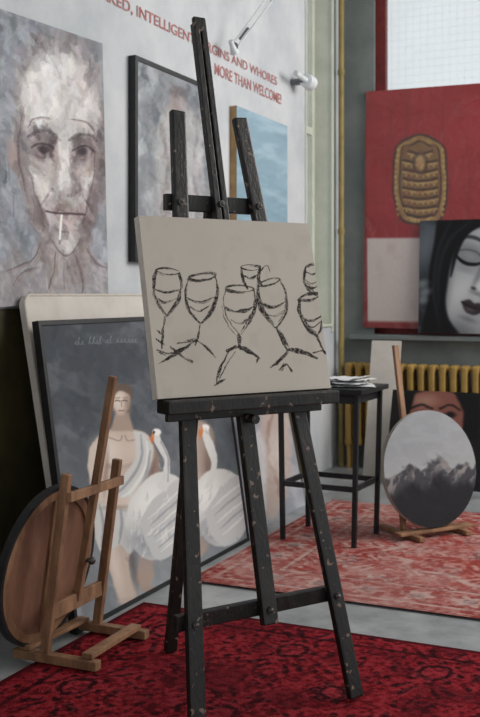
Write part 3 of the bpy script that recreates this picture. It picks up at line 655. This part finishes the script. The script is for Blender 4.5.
def woman(p):
    p.fill((36, 39, 44)); wx, wy = p.warp(5, 14, 3); p.mix(ss(0.45, 0.8, fbm(wx/14, wy/10, 3))*0.45, (78, 84, 91))
    p.ell(423, 246, 13, 24, (96, 103, 110), 16, 0.9, 0.85)
    # work in a frame tilted with the head
    a = math.radians(-20); cx, cy = 472, 276
    p.x = cx+(p.x0-2-cx)*math.cos(a)-(p.y0-cy)*math.sin(a); p.y = cy+(p.x0-2-cx)*math.sin(a)+(p.y0-cy)*math.cos(a)
    p.poly([(442, 214), (470, 204), (510, 210), (526, 250), (522, 292), (504, 322), (484, 340), (464, 334), (447, 310), (438, 276), (437, 240)], (142, 144, 147), 3, 1, sm=True)
    p.ell(464, 294, 14, 22, (186, 187, 188), 15, 0.98, 0.9); p.ell(474, 236, 22, 14, (168, 170, 172), 0, 0.98, 0.8); p.ell(482, 272, 4.5, 24, (192, 193, 194), 0, 0.98, 0.85)
    p.ell(441, 296, 9, 34, (72, 75, 79), -14, 0.98, 0.85); p.ell(500, 296, 14, 22, (164, 166, 168), 0, 0.98, 0.8); p.ell(478, 336, 18, 9, (92, 94, 97), 0, 0.95, 0.8)
    # lowered narrow eye: lid and dark lash line
    p.ell(459, 258, 15, 9, (102, 104, 108), 0, 0.98, 0.85); p.ell(460, 258.5, 8.5, 4, (142, 144, 147), 0, 0.9, 0.7)
    p.line([(446, 262), (452, 265.5), (460, 267), (469, 264.5), (475, 260)], 3.8, (20, 20, 22), 1, 1.8, taper=0.6); p.line([(448, 257), (456, 253.5), (466, 253), (473, 257)], 1.4, (70, 72, 76), 0.8, 1.6)
    p.line([(444, 247), (452, 241), (463, 240), (473, 244)], 4, (44, 45, 49), 0.85, 2.6, taper=0.7); p.ell(460, 273, 9, 3, (126, 128, 131), 0, 0.95, 0.6)
    p.ell(500, 259, 11, 8, (112, 114, 118), 0, 0.98, 0.8); p.line([(489, 262), (496, 267), (504, 267), (512, 262)], 3.6, (20, 20, 22), 1, 1.8, taper=0.6); p.line([(489, 245), (500, 240), (512, 245)], 4, (44, 45, 49), 0.85, 2.4, taper=0.7)
    p.ell(475.5, 270, 2.6, 16, (108, 110, 114), 4, 0.98, 0.75); p.ell(475.5, 288, 2.8, 1.6, (44, 44, 48), 0, 0.8, 0.9); p.ell(486.5, 288, 2.8, 1.6, (44, 44, 48), 0, 0.8, 0.9); p.ell(481, 291.5, 7, 2.2, (108, 110, 113), 0, 0.95, 0.75); p.ell(481, 284, 4, 4, (198, 199, 200), 0, 0.95, 0.7)
    p.poly([(468, 304.5), (475, 300), (481, 301.7), (487, 300), (494, 304.5), (487, 312), (481, 313.5), (475, 312)], (50, 43, 47), 1.6, 1, sm=True); p.line([(469, 305), (480, 306.2), (493, 305)], 1.2, (22, 19, 21), 0.9, 1.1); p.ell(479, 309.5, 5, 1.6, (88, 80, 84), 0, 0.95, 0.7)
    p.ell(481, 319, 8, 2.4, (106, 108, 111), 0, 0.95, 0.8)
    p.x, p.y = p.x0, p.y0
    # large smooth black hair mass sweeping over brow and cheek
    p.poly([(436, 208), (540, 208), (540, 234), (514, 228), (492, 225), (476, 228), (464, 236), (455, 249), (450, 264), (447, 282), (445, 302), (449, 320), (460, 340), (422, 340), (426, 306), (428, 270), (433, 240)], (14, 15, 18), 2.2, 1, sm=True)
    p.line([(480, 222), (464, 234), (455, 252), (450, 276)], 5, (14, 15, 18), 0.95, 3, taper=0.7)
    for q in ([(468, 221), (448, 240), (438, 270), (438, 306)], [(450, 219), (437, 250), (433, 292), (440, 328)]): p.line(q, 4, (48, 52, 58), 0.45, 4, taper=0.7)
    for (x, y, r_) in ((421, 284, 6), (424, 292, 6), (422, 300, 5)): p.ell(x, y, r_, 4, (128, 134, 139), -20, 0.8, 0.7)
P = R(SF-0.12, 0.70, 1.10); H = R(SF-0.065, 0.70, 1.99)-P
picture('woman_face_painting', P, N*0.86, H, 0.02, woman, [(418, 333), (530, 335), (530, 217), (418, 220)], 300, 300,
        'square black and grey face painting, standing on the window ledge')

def darkface(p):
    p.fill((24, 24, 26)); p.mix(ss(0.5, 0.8, fbm(p.x/10, p.y/10, 3))*0.3, (60, 40, 38)); p.jitter(0.8, 6, 5)
    p.poly([(404, 402), (420, 392), (452, 392), (464, 410), (460, 440), (440, 462), (416, 450), (404, 425)], (126, 80, 70), 1.8, 1, sm=True)
    p.ell(425, 401, 12, 6, (164, 124, 108), 0, 0.9, 0.8); p.line([(410, 409), (422, 405), (432, 409)], 2.2, (30, 24, 24), 0.9, 1.6); p.line([(440, 409), (450, 405), (460, 410)], 2.2, (30, 24, 24), 0.9, 1.6)
    p.ell(422, 415, 6, 3, (26, 20, 22), 0, 0.6); p.ell(450, 415, 6, 3, (26, 20, 22), 0, 0.6); p.ell(437, 424, 4, 9, (152, 106, 92), 0, 0.9, 0.8)
    p.poly([(400, 392), (416, 392), (410, 412), (412, 440), (402, 440)], (16, 15, 17), 2, 1); p.poly([(454, 392), (480, 392), (480, 440), (462, 440), (464, 412)], (16, 15, 17), 2, 1)
P = R(8.42, 0.60, 0.0); H = R(8.66, 0.60, 0.68)-P
picture('dark_face_painting', P, N*0.85, H, 0.02, darkface, [(384, 484), (501, 494), (507, 394), (393, 390)], 120, 100,
        'black canvas with a reddish face leaning against the radiator')
P = R(8.66, 0.36, 0.0); H = R(8.90, 0.36, 1.04)-P; W = N*0.24
t = thing('blank_canvas', P+W/2, 'narrow white blank canvas leaning against the radiator', 'canvas')
nn = W.cross(H).normalized()
MB().abox(P - nn*0.004, W, H, nn*0.004, 0.001).obj('primed_surface', M_pale, t)
MB().abox(P - nn*0.022 + W*0.01, W*0.98, H*0.995, nn*0.018, 0.001).obj('stretcher', M_blueedge, t)

# ================================================================== RUGS
FW = [(0, 0), (1, 0), (1, 1), (0, 1)]
def motif(x, y, px, py, seed):
    """mirrored floral scrollwork field, 0..1"""
    a = np.abs(((x/px) % 1)-0.5)*2; b = np.abs(((y/py) % 1)-0.5)*2
    r = np.hypot(a, b*0.9); th = np.arctan2(b, a)
    pet = np.cos(8*th)*0.5+0.5
    flower = ss(0.02, 0.0, r-(0.20+0.16*pet))
    r2 = np.hypot(1-a, 1-b); flower2 = ss(0.02, 0.0, r2-(0.16+0.14*(np.cos(6*np.arctan2(1-b, 1-a))*0.5+0.5)))
    curl = np.sin(13*a+4*np.sin(5*b+seed))*np.sin(11*b+4*np.sin(6*a+seed*2))
    vine = 1-ss(0.06, 0.16, np.abs(curl)); leaf = ss(0.45, 0.6, curl)
    return flower, flower2, vine, leaf, r, r2
def rug_dark(p):
    x = p.u*2.9; y = p.v*2.6
    wob = 0.016; xx = x+wob*(fbm(x*12, y*12, 2)-0.5)*2; yy = y+wob*(fbm(x*12, y*12, 7)-0.5)*2
    f1, f2, vine, leaf, r, r2 = motif(xx, yy, 0.56, 0.66, 1.3)
    l = fbm(x*1.6, y*1.6, 21, 3); fine = fbm(x*60, y*60, 5, 2); wear = fbm(x*7, y*7, 15, 4)
    p.fill((122, 26, 34))
    p.mix(leaf*0.9, (44, 14, 19)); p.mix(vine*0.5, (146, 44, 51)); p.mix(f1*0.92, (44, 13, 18)); p.mix(f1*(1-ss(0.14, 0.17, r))*0.9, (142, 38, 47)); p.mix(f1*ss(0.22, 0.24, r)*(1-ss(0.28, 0.30, r))*0.8, (146, 40, 49))
    p.mix(f2*0.92, (48, 14, 19)); p.mix(f2*(1-ss(0.11, 0.14, r2))*0.9, (144, 42, 50))
    p.mix(ss(0.5, 0.75, l)*0.3, (68, 15, 23)); p.mix(ss(0.5, 0.7, fine)*0.35, (160, 66, 72)); p.mix(ss(0.52, 0.74, wear)*0.5, (78, 18, 26)); p.mix((1-ss(0.31, 0.45, fine))*0.45, (36, 10, 14))
    d = np.minimum(np.minimum(x, 2.9-x), np.minimum(y, 2.6-y)); p.mix((1-ss(0.02, 0.03, d))*0.9, (70, 15, 23)); p.mix(ss(0.12, 0.125, d)*(1-ss(0.14, 0.145, d))*0.6, (42, 11, 16))
grid_surface('rug', R(2.58, 0.44, 0.012), N*2.9, U*2.6, 900, 800, rug_dark, FW, M_rug, None,
             label='dark crimson rug with black damask pattern under the tall easel', category='rug')
def rug_light(p):
    w, h = 3.0, 2.1; x = p.u*w; y = p.v*h
    xx = x+0.026*(fbm(x*7, y*7, 2)-0.5)*2; yy = y+0.026*(fbm(x*7, y*7, 7)-0.5)*2
    f1, f2, vine, leaf, r, r2 = motif(xx, yy, 0.56, 0.68, 2.1)
    l = fbm(x*2.2, y*2.2, 21, 3); q = fbm(x*34, y*34, 31, 3); m3 = fbm(x*9, y*9, 61, 3)
    p.fill((156, 68, 62))
    p.mix(leaf*0.85, (186, 160, 152)); p.mix(vine*0.65, (122, 58, 56)); p.mix(f1*0.92, (188, 166, 157)); p.mix(f1*ss(0.20, 0.22, r)*(1-ss(0.26, 0.28, r)), (126, 112, 113)); p.mix(f1*(1-ss(0.14, 0.16, r)), (144, 54, 50)); p.mix(f1*(1-ss(0.05, 0.06, r)), (188, 166, 156))
    p.mix(f2*0.92, (124, 108, 109)); p.mix(f2*(1-ss(0.13, 0.15, r2)), (188, 164, 155)); p.mix(f2*(1-ss(0.05, 0.06, r2)), (146, 58, 54))
    cx = (x-w/2)/(w/2); cy = (y-h/2)/(h/2); an = np.arctan2(cy, cx); rr_ = np.sqrt(cx**2+cy**2)*(1+0.07*np.cos(an*12))
    inner = (1-ss(0.50, 0.51, rr_)); p.mix(inner*0.35, (160, 66, 58)); p.mix((1-ss(0.53, 0.54, rr_))*ss(0.49, 0.50, rr_)*0.8, (186, 162, 152)); p.mix((1-ss(0.22, 0.23, rr_))*0.8, (128, 112, 112)); p.mix((1-ss(0.17, 0.18, rr_))*0.8, (184, 160, 150)); p.mix((1-ss(0.10, 0.11, rr_))*0.8, (150, 60, 54))
    d = np.minimum(np.minimum(x, w-x), np.minimum(y, h-y)); al = np.where(np.minimum(x, w-x) < np.minimum(y, h-y), y, x)
    band = 1-ss(0.36, 0.365, d); p.mix(band*0.9, (146, 62, 57))
    t_ = ((al/0.24) % 1)-0.5; ro = np.hypot(t_*0.24, d-0.215); pt = np.cos(6*np.arctan2(d-0.215, t_*0.24))*0.5+0.5
    p.mix(band*ss(0.004, 0.0, ro-(0.05+0.035*pt))*0.85, (184, 160, 150)); p.mix(band*ss(0.004, 0.0, ro-0.032), (116, 100, 101)); p.mix(band*(1-ss(0.006, 0.012, np.abs(d-0.215-0.06*np.cos(al/0.24*2*math.pi))))*0.7, (178, 150, 140))
    for (d0, d1, c) in ((0.335, 0.36, (186, 164, 154)), (0.36, 0.372, (108, 60, 59)), (0.085, 0.11, (184, 160, 150)), (0.11, 0.118, (108, 60, 59)), (0.0, 0.03, (136, 64, 59)), (0.03, 0.04, (178, 154, 145))): p.mix(ss(d0-0.003, d0, d)*(1-ss(d1-0.003, d1, d))*0.8, c)
    p.mix(ss(0.5, 0.62, m3)*0.4, (174, 142, 136)); p.mix((1-ss(0.38, 0.46, m3))*0.35, (122, 50, 48))
    p.mix(ss(0.46, 0.62, q)*0.45, (182, 154, 147)); p.mix((1-ss(0.36, 0.46, q))*0.4, (118, 58, 56)); p.mix(ss(0.4, 0.75, l)*0.4, (170, 138, 132))
grid_surface('rug', R(5.58, 0.46, 0.012), N*3.0, U*2.1, 820, 620, rug_light, FW, M_rug, None,
             label='faded red and beige oriental rug under the black side table', category='rug')

# ================================================================== MAIN EASEL
e = Vector((0.84, 0.54, 0)).normalized(); bk = Vector((-0.54, 0.84, 0)).normalized()
C = Vector((0.135, 3.25, 0)); K = 0.224
def E(a, z, f=0.0): return C + e*a + bk*(K*z - f) + Z*z
t = thing('easel', C, 'tall black-stained wooden studio easel holding a sketched canvas', 'easel')
zf = 0.022
for sg in (-1, 1):
    MB().beam(E(sg*0.313, zf), E(sg*0.131, 2.055), 0.056, 0.028, e, 0.007).obj('front_leg', M_black, t)
b = MB()
b.beam(E(0, 1.0, -0.006), E(0, 2.40, -0.006), 0.052, 0.016, e, 0.003)
for sg in (-1, 1): b.beam(E(sg*0.0155, 1.0, 0.009), E(sg*0.0155, 2.42, 0.009), 0.023, 0.014, e, 0.003)
b.beam(E(0, 2.37, 0.009), E(0, 2.425, 0.009), 0.05, 0.018, e, 0.004)
b.beam(E(0, 0.31, 0.001), E(0, 1.03, 0.001), 0.058, 0.030, e, 0.005)
b.obj('mast', M_black, t)
foot = C + bk*0.75 + Z*0.018
MB().beam(foot, E(0, 1.74, -0.05), 0.046, 0.028, e, 0.004).obj('rear_leg', M_black, t)
MB().beam(E(-0.205, 1.725, -0.031), E(0.20, 1.725, -0.031), 0.058, 0.028, Z, 0.004).obj('upper_crossbar', M_black, t)
MB().beam(E(-0.335, 0.36, -0.03), E(0.325, 0.36, -0.03), 0.052, 0.026, Z, 0.004).obj('lower_crossbar', M_black, t)
MT = Matrix((e, bk, Z)).transposed().to_4x4()
b = MB()
b.box(Matrix.Translation(E(-0.004, 1.040, 0.066)) @ MT, (0.688, 0.084, 0.046), 0.006)
b.obj('tray', M_black, t)
MB().beam(E(-0.31, 1.005, 0.012), E(0.32, 1.005, 0.012), 0.04, 0.02, Z, 0.004).obj('tray_support', M_black, t)
for (a, z, f) in ((-0.165, 1.725, 0.014), (0.162, 1.725, 0.014), (0, 1.725, 0.016), (-0.283, 0.36, 0.014), (0.283, 0.36, 0.014), (0, 0.36, 0.016)):
    p0 = E(a, z, f); MB().cyl(p0, p0 - bk*0.008, 0.012, 14).ball(p0 - bk*0.006, 0.008).obj('bolt', M_bolt, t)
p0 = E(0, 0.98, 0.02); MB().cyl(p0, p0 - bk*0.05, 0.016, 14).obj('tray_knob', M_black, t)

def wine(p):
    p.fill((188, 180, 169)); p.mix(fbm(p.x/40, p.y/30, 2)*0.35, (168, 160, 150)); p.mix(ss(0.55, 0.8, fbm(p.x/14, p.y/20, 6))*0.2, (158, 150, 141))
    p.jitter(0.9, 6, 7)
    ch = (36, 31, 30); rs = random.Random(21)
    def S(pts, w=2.1, op=0.98, dup=True):
        w = w*rs.uniform(0.62, 1.3)
        p.line(pts, w, ch, op, 0.7, True, 0.6, taper=0.45, vary=1.5, grain=0.9)
        if dup:
            for rep in range(rs.choice((1, 1, 2))):
                q = spl(pts, 5); n = len(q); i0 = rs.randrange(0, max(1, n//2)); i1 = min(n, i0+rs.randrange(max(3, n//3), n)); ox, oy = rs.uniform(-2.1, 2.1), rs.uniform(-1.6, 1.6)
                tx_ = rs.uniform(-0.08, 0.08)
                seg = [(x+ox+(y-q[0][1])*tx_, y+oy) for x, y in q[i0:i1]]
                if len(seg) > 1: p.line(seg, w*rs.uniform(0.35, 0.85), ch, op*0.85, 0.7, False, 0.8, taper=0.8, vary=1.0, grain=1.0)
    def rim(cx, cy, rx, ry, a=0):
        for (k0, k1) in ((0, 7), (6, 12)):
            pts = []
            for k in range(k0, k1+1):
                q = 2*math.pi*k/12+0.4; X = rx*math.cos(q); Y = ry*math.sin(q); c, s_ = math.cos(math.radians(a)), math.sin(math.radians(a))
                pts.append((cx+X*c-Y*s_, cy+X*s_+Y*c))
            S(pts, 1.8, 0.95, True)
    rim(168, 272, 11.5, 3.4, 8)
    S([(156.5, 270), (153.5, 282), (155, 296), (161, 307), (166, 315)], 2.7); S([(179, 275), (181, 288), (177, 303), (168, 316)], 2.6); S([(155, 290), (166, 294), (180, 291)], 1.8)
    S([(158, 299), (165, 303), (176, 299)], 1.5); S([(167, 315), (164, 330), (163, 348)], 2.5)
    S([(158, 331), (164, 335)], 1.9); S([(158, 350), (172, 353), (190, 345)], 2.4); S([(157, 339), (165, 344)], 1.7)
    rim(202, 278, 13, 3.2, -4)
    S([(189, 278), (185, 292), (188, 309), (199, 324)], 2.9); S([(215, 278), (217, 294), (212, 311), (202, 324)], 2.9); S([(186, 298), (200, 303), (216, 298)], 1.9)
    S([(200, 324), (199, 335), (196, 345)], 2.7); S([(161, 363), (176, 354), (198, 340)], 3.3); S([(196, 340), (206, 347), (216, 358)], 3.1); S([(171, 347), (184, 357), (193, 362)], 2); S([(178, 344), (197, 341)], 2)
    S([(190, 308), (200, 312), (209, 307)], 1.4)
    rim(250, 269, 10, 2.8, 0); S([(240.5, 269), (242, 280), (247, 290)], 2.4); S([(259.5, 269), (258, 279), (261, 287)], 2.3); S([(242, 277), (250, 280), (258, 276)], 1.5, dup=False); S([(260, 272), (266, 267), (269, 274)], 1.6, dup=False)
    rim(239, 290, 13.5, 3.4, 2)
    S([(225.5, 290), (223, 305), (229, 323), (239, 335)], 3.1); S([(252.5, 290), (255, 306), (249, 323), (241, 335)], 3.1); S([(225, 309), (238, 313), (254, 308)], 2)
    S([(240, 335), (239, 343), (240, 350)], 2.9); S([(230, 321), (240, 325), (248, 320)], 1.5)
    S([(216, 384), (221, 367), (229, 351)], 3.4); S([(227, 351), (240, 348), (259, 359)], 3.1); S([(235, 352), (228, 362), (220, 378)], 2); S([(214, 385), (225, 379)], 2.6); S([(246, 352), (257, 357), (256, 363)], 2)
    rim(268, 284, 10.5, 3.2, -14)
    S([(257.5, 287), (258, 302), (265, 318), (274, 329)], 3.1); S([(278.5, 281), (285, 296), (285, 314), (276, 329)], 3.1); S([(259, 305), (272, 309), (286, 303)], 1.9)
    S([(275, 329), (281, 341), (286, 352)], 2.9); S([(285, 350), (300, 353), (315, 359)], 3.1); S([(288, 350), (281, 359), (269, 368)], 2.9); S([(263, 314), (272, 318), (282, 313)], 1.4); S([(278, 370), (285, 365), (290, 372)], 2.2)
    # partly cut glass at the edge
    S([(304, 270), (310, 267), (316, 268)], 2.2); S([(304, 274), (311, 276), (316, 274)], 1.8); S([(304, 271), (303, 283), (307, 292), (315, 297)], 3); S([(304, 282), (311, 286), (317, 283)], 2); S([(305, 289), (312, 290), (318, 287)], 2.6)
    rim(308, 299, 9.5, 3.0, -12)
    S([(298.5, 302), (298, 316), (305, 330), (315, 338)], 2.9); S([(316.5, 296), (321, 311), (320, 328), (315, 338)], 2.7); S([(299, 319), (309, 323), (321, 317)], 2.2); S([(302, 326), (311, 329), (319, 324)], 1.5, dup=False)
    S([(315, 338), (319, 347), (323, 355)], 2.8); S([(311, 354), (320, 352), (326, 357)], 2.6)
P = E(-0.365, 1.068, 0.072); W = e*0.698; H = (bk*K + Z)*0.595
picture('wine_glass_canvas', P, W, H, 0.034, wine, [(160, 397), (328, 388), (308, 225), (137, 215)], 700, 620,
        'stretched canvas with charcoal sketch of wine glasses on the easel', category='canvas', side=M_linen, pm=M_sketch)

# ================================================================== SMALL EASEL (round canvas seen from behind)
g = Vector((0.917, -0.40, 0)).normalized(); w_ = Vector((0.40, 0.917, 0)).normalized()
B1 = Vector((-0.76, 3.83, 0)) + g*0.035 - w_*0.035; B2 = B1 + w_*0.37; BM = (B1+B2)/2
LE = 0.14
def S1(Bp, z, go=0.0): return Bp + g*(LE*z + go) + Z*z
t = thing('small_easel', BM, 'small beech wood floor easel holding a round canvas', 'easel')
rug_z = 0.014
for Bp, l0, l1 in ((B1, -0.13, 0.24), (B2, -0.085, 0.24)):
    MB().beam(Bp + g*l0 + Z*(rug_z+0.018), Bp + g*l1 + Z*(rug_z+0.018), 0.04, 0.034, w_, 0.004).obj('sled_foot', M_wood, t)
    MB().beam(S1(Bp, 0.045), S1(Bp, 0.73), 0.026, 0.036, w_, 0.004).obj('upright', M_wood, t)
MB().beam(S1(BM, 0.20, 0.0), S1(BM, 0.20) + g*0.165 + Z*0.885, 0.028, 0.03, w_, 0.004).obj('mast', M_wood, t)
MB().beam(S1(B1, 0.645, 0.028)-w_*0.01, S1(B2, 0.645, 0.028)+w_*0.01, 0.036, 0.02, Z, 0.003).obj('crossbar', M_wood, t)
MB().beam(S1(B1, 0.20, -0.0), S1(B2, 0.20, -0.0), 0.06, 0.02, Z, 0.003).obj('crossbar', M_wood, t)
MB().beam(B1 + g*0.19 + Z*0.06, B2 + g*0.19 + Z*0.06, 0.045, 0.02, g, 0.003).obj('crossbar', M_wood, t)
MB().beam(B1 - g*0.075 - w_*0.02 + Z*0.06, B2 - g*0.055 + Z*0.06, 0.05, 0.016, g, 0.003).obj('tray', M_wood, t)
MB().ball(S1(BM, 0.36, 0.045), 0.016).cyl(S1(BM, 0.36, 0.0), S1(BM, 0.36, 0.05), 0.007, 10).obj('tightening_knob', M_bolt, t)
dn = (g*1.0 + Z*(-LE)).normalized(); dy = (g*LE + Z).normalized()
c = BM - g*0.09 - w_*0.09 + Z*0.352 + g*LE*0.30
t = thing('round_canvas', c - Z*0.31, 'round canvas showing its brown plywood back, on the small easel', 'canvas')
MB().disc(c, w_, dy, 0.30, 0.008).obj('backing', M_wood2, t)
MB().ring(c, w_, dy, 0.296, 0.312, 0.03).obj('rim', M_frame, t)
b = MB(); b.ring(c + dn*0.008, w_, dy, 0.262, 0.296, 0.012)
b.beam(c + dn*0.008 - dy*0.29, c + dn*0.008 + dy*0.29, 0.035, 0.012, w_, 0.002)
b.obj('stretcher_bar', M_wood, t)

# ================================================================== ROUND MOUNTAIN CANVAS + EASEL
b2 = Vector((-0.475, 0.88, 0)).normalized(); e2 = Vector((0.88, 0.475, 0)).normalized()
CB = Vector((1.105, 5.80, 0)); L3 = 0.16
t = thing('small_easel', CB, 'small pale wood floor easel holding a round mountain painting', 'easel')
for sg in (-1, 1):
    p0 = CB + e2*sg*0.17
    MB().beam(p0 - b2*0.14 + Z*0.029, p0 + b2*0.26 + Z*0.029, 0.04, 0.026, e2, 0.004).obj('sled_foot', M_wood, t)
    MB().beam(p0 + Z*0.04 + b2*0.03, p0 + Z*0.60 + b2*(0.03+L3*0.6), 0.03, 0.024, e2, 0.004).obj('upright', M_wood, t)
MB().beam(CB - e2*0.08 + Z*0.08 + b2*0.045, CB - e2*0.08 + Z*1.10 + b2*(0.03+0.2), 0.035, 0.024, e2, 0.004).obj('mast', M_wood, t)
MB().beam(CB - e2*0.2 + Z*0.56 + b2*0.145, CB + e2*0.2 + Z*0.56 + b2*0.145, 0.035, 0.02, Z, 0.003).obj('crossbar', M_wood, t)
MB().beam(CB - e2*0.27 + Z*0.050 - b2*0.04, CB + e2*0.27 + Z*0.050 - b2*0.04, 0.07, 0.016, b2, 0.003).obj('tray', M_wood, t)
def mountain(p):
    p.fill((142, 145, 148)); p.mix(ss(0.4, 0.7, fbm(p.x/14, p.y/8, 3))*0.4, (160, 162, 165)); p.mix(ss(440, 475, p.y)*0.4, (168, 168, 168))
    p.jitter(2.0, 6, 4)
    ridge = 474 - 15*np.exp(-((p.x-436)/11)**2) - 9*np.exp(-((p.x-408)/10)**2) - 8*np.exp(-((p.x-460)/9)**2) + 6*(fbm(p.x/6, p.x*0+3, 5)-0.5)*2
    m = ss(-1.5, 2.0, p.y-ridge); p.mix(m, (64, 63, 68))
    wx, wy = p.warp(5, 7, 3)
    p.mix(m*ss(0.46, 0.60, fbm(wx/5+p.y/9, wy/16, 8))*(1-ss(ridge+6, ridge+22, p.y))*0.75, (156, 150, 147)); p.mix(m*ss(ridge+12, ridge+24, p.y)*0.95, (30, 30, 34))
    p.brushwork(220, 9, 3, 12, 0.6, 5, 0.4, 0.9)
dy2 = (b2*L3 + Z).normalized(); nf = e2.cross(dy2).normalized(); RD = 0.335
c2 = CB + Z*(0.062+RD*dy2.z) + b2*(-0.045 + L3*0.34)
t = thing('round_canvas', c2 - Z*0.34, 'round grey canvas painted with a dark mountain ridge', 'painting')
disc_surface('painted_surface', c2 + nf*0.0155, e2, dy2, RD, mountain, [(384, 530), (476, 528), (472, 412), (382, 412)], M_paint, t)
MB().disc(c2, e2, dy2, RD, 0.03).obj('stretcher', M_side, t)

# ================================================================== SIDE TABLE
A0 = Vector((0.626, 5.49, 0)); ty = Vector((0.46, 0.89, 0)).normalized(); tx = Vector((ty.y, -ty.x, 0))
A = A0 - tx*0.43
t = thing('side_table', A0 - tx*0.215 + ty*0.18, 'black steel side table with lower rails and papers on top', 'table')
hz = 0.855
for i, j in ((0, 0), (1, 0), (0, 1), (1, 1)):
    p0 = A + tx*0.43*i + ty*0.36*j + Z*0.013
    q0 = p0 + tx*(0.02 if i else -0.01) + ty*(0.01 if j else -0.01); q0.z = hz
    MB().beam(p0, q0, 0.026, 0.026, tx, 0.003).obj('leg', M_metal, t)
for z, h in ((0.33, 0.03), (0.82, 0.04)):
    for j in (0, 1): MB().beam(A + ty*0.36*j + Z*z, A + tx*0.43 + ty*0.36*j + Z*z, h, 0.018, Z, 0.002).obj('rail', M_metal, t)
    for i in (0, 1): MB().beam(A + tx*0.43*i + Z*z, A + tx*0.43*i + ty*0.36 + Z*z, h, 0.018, Z, 0.002).obj('rail', M_metal, t)
MB().abox(A - tx*0.06 - ty*0.04 + Z*hz, tx*0.55, ty*0.45, Z*0.028, 0.004).obj('table_top', M_metal, t)
pz = hz + 0.028
t = thing('paper_stack', A + tx*0.3 + ty*0.2 + Z*pz, 'loose stack of crumpled white papers on the side table', 'paper')
rnd = random.Random(2)
for k in range(5):
    an = rnd.uniform(-0.5, 0.5); cc = A + tx*(0.30+rnd.uniform(-0.03, 0.05)) + ty*(0.2+rnd.uniform(-0.04, 0.04)) + Z*(pz+0.0015+k*0.009)
    X = (tx*math.cos(an)+ty*math.sin(an)); Y = Z.cross(X); vs = []; fs = []
    n = 9
    for j in range(n):
        for i in range(n):
            vs.append(cc + X*(i/(n-1)-0.5)*0.27 + Y*(j/(n-1)-0.5)*0.2 + Z*(rnd.random()*0.008 + (0.02 if (k == 3 and i > 6) else 0)))
    for j in range(n-1):
        for i in range(n-1): fs.append([j*n+i, j*n+i+1, (j+1)*n+i+1, (j+1)*n+i])
    link_mesh('paper_sheet', vs, fs, M_paper, t, smooth=True)

# ================================================================== LIGHT
wd = bpy.data.worlds.new('World'); scene.world = wd; wd.use_nodes = True
bg = wd.node_tree.nodes['Background']; bg.inputs[0].default_value = (0.94, 0.955, 0.96, 1); bg.inputs[1].default_value = 0.92
def area(name, loc, target, sx, sy, power, col):
    l = bpy.data.lights.new(name, 'AREA'); l.shape = 'RECTANGLE'; l.size = sx; l.size_y = sy; l.energy = power; l.color = col
    o = bpy.data.objects.new(name, l); o.location = loc; o.rotation_euler = (Vector(target)-Vector(loc)).to_track_quat('-Z', 'Y').to_euler()
    scene.collection.objects.link(o); return o
area('window_daylight', (4.0, 5.2, 3.3), (-0.4, 5.0, 1.0), 3.0, 2.0, 175, (1.0, 0.975, 0.94))

# ================================================================== CAMERA
cd = bpy.data.cameras.new('Camera'); cam = bpy.data.objects.new('Camera', cd); scene.collection.objects.link(cam)
cam.location = (0, 0, 1.4); cam.rotation_euler = (math.pi/2, 0, 0)
cd.sensor_fit = 'HORIZONTAL'; cd.sensor_width = 24; cd.lens = 50; cd.shift_y = -63.5/480
cd.dof.use_dof = True; cd.dof.focus_distance = 3.35; cd.dof.aperture_fstop = 5.6
scene.camera = cam
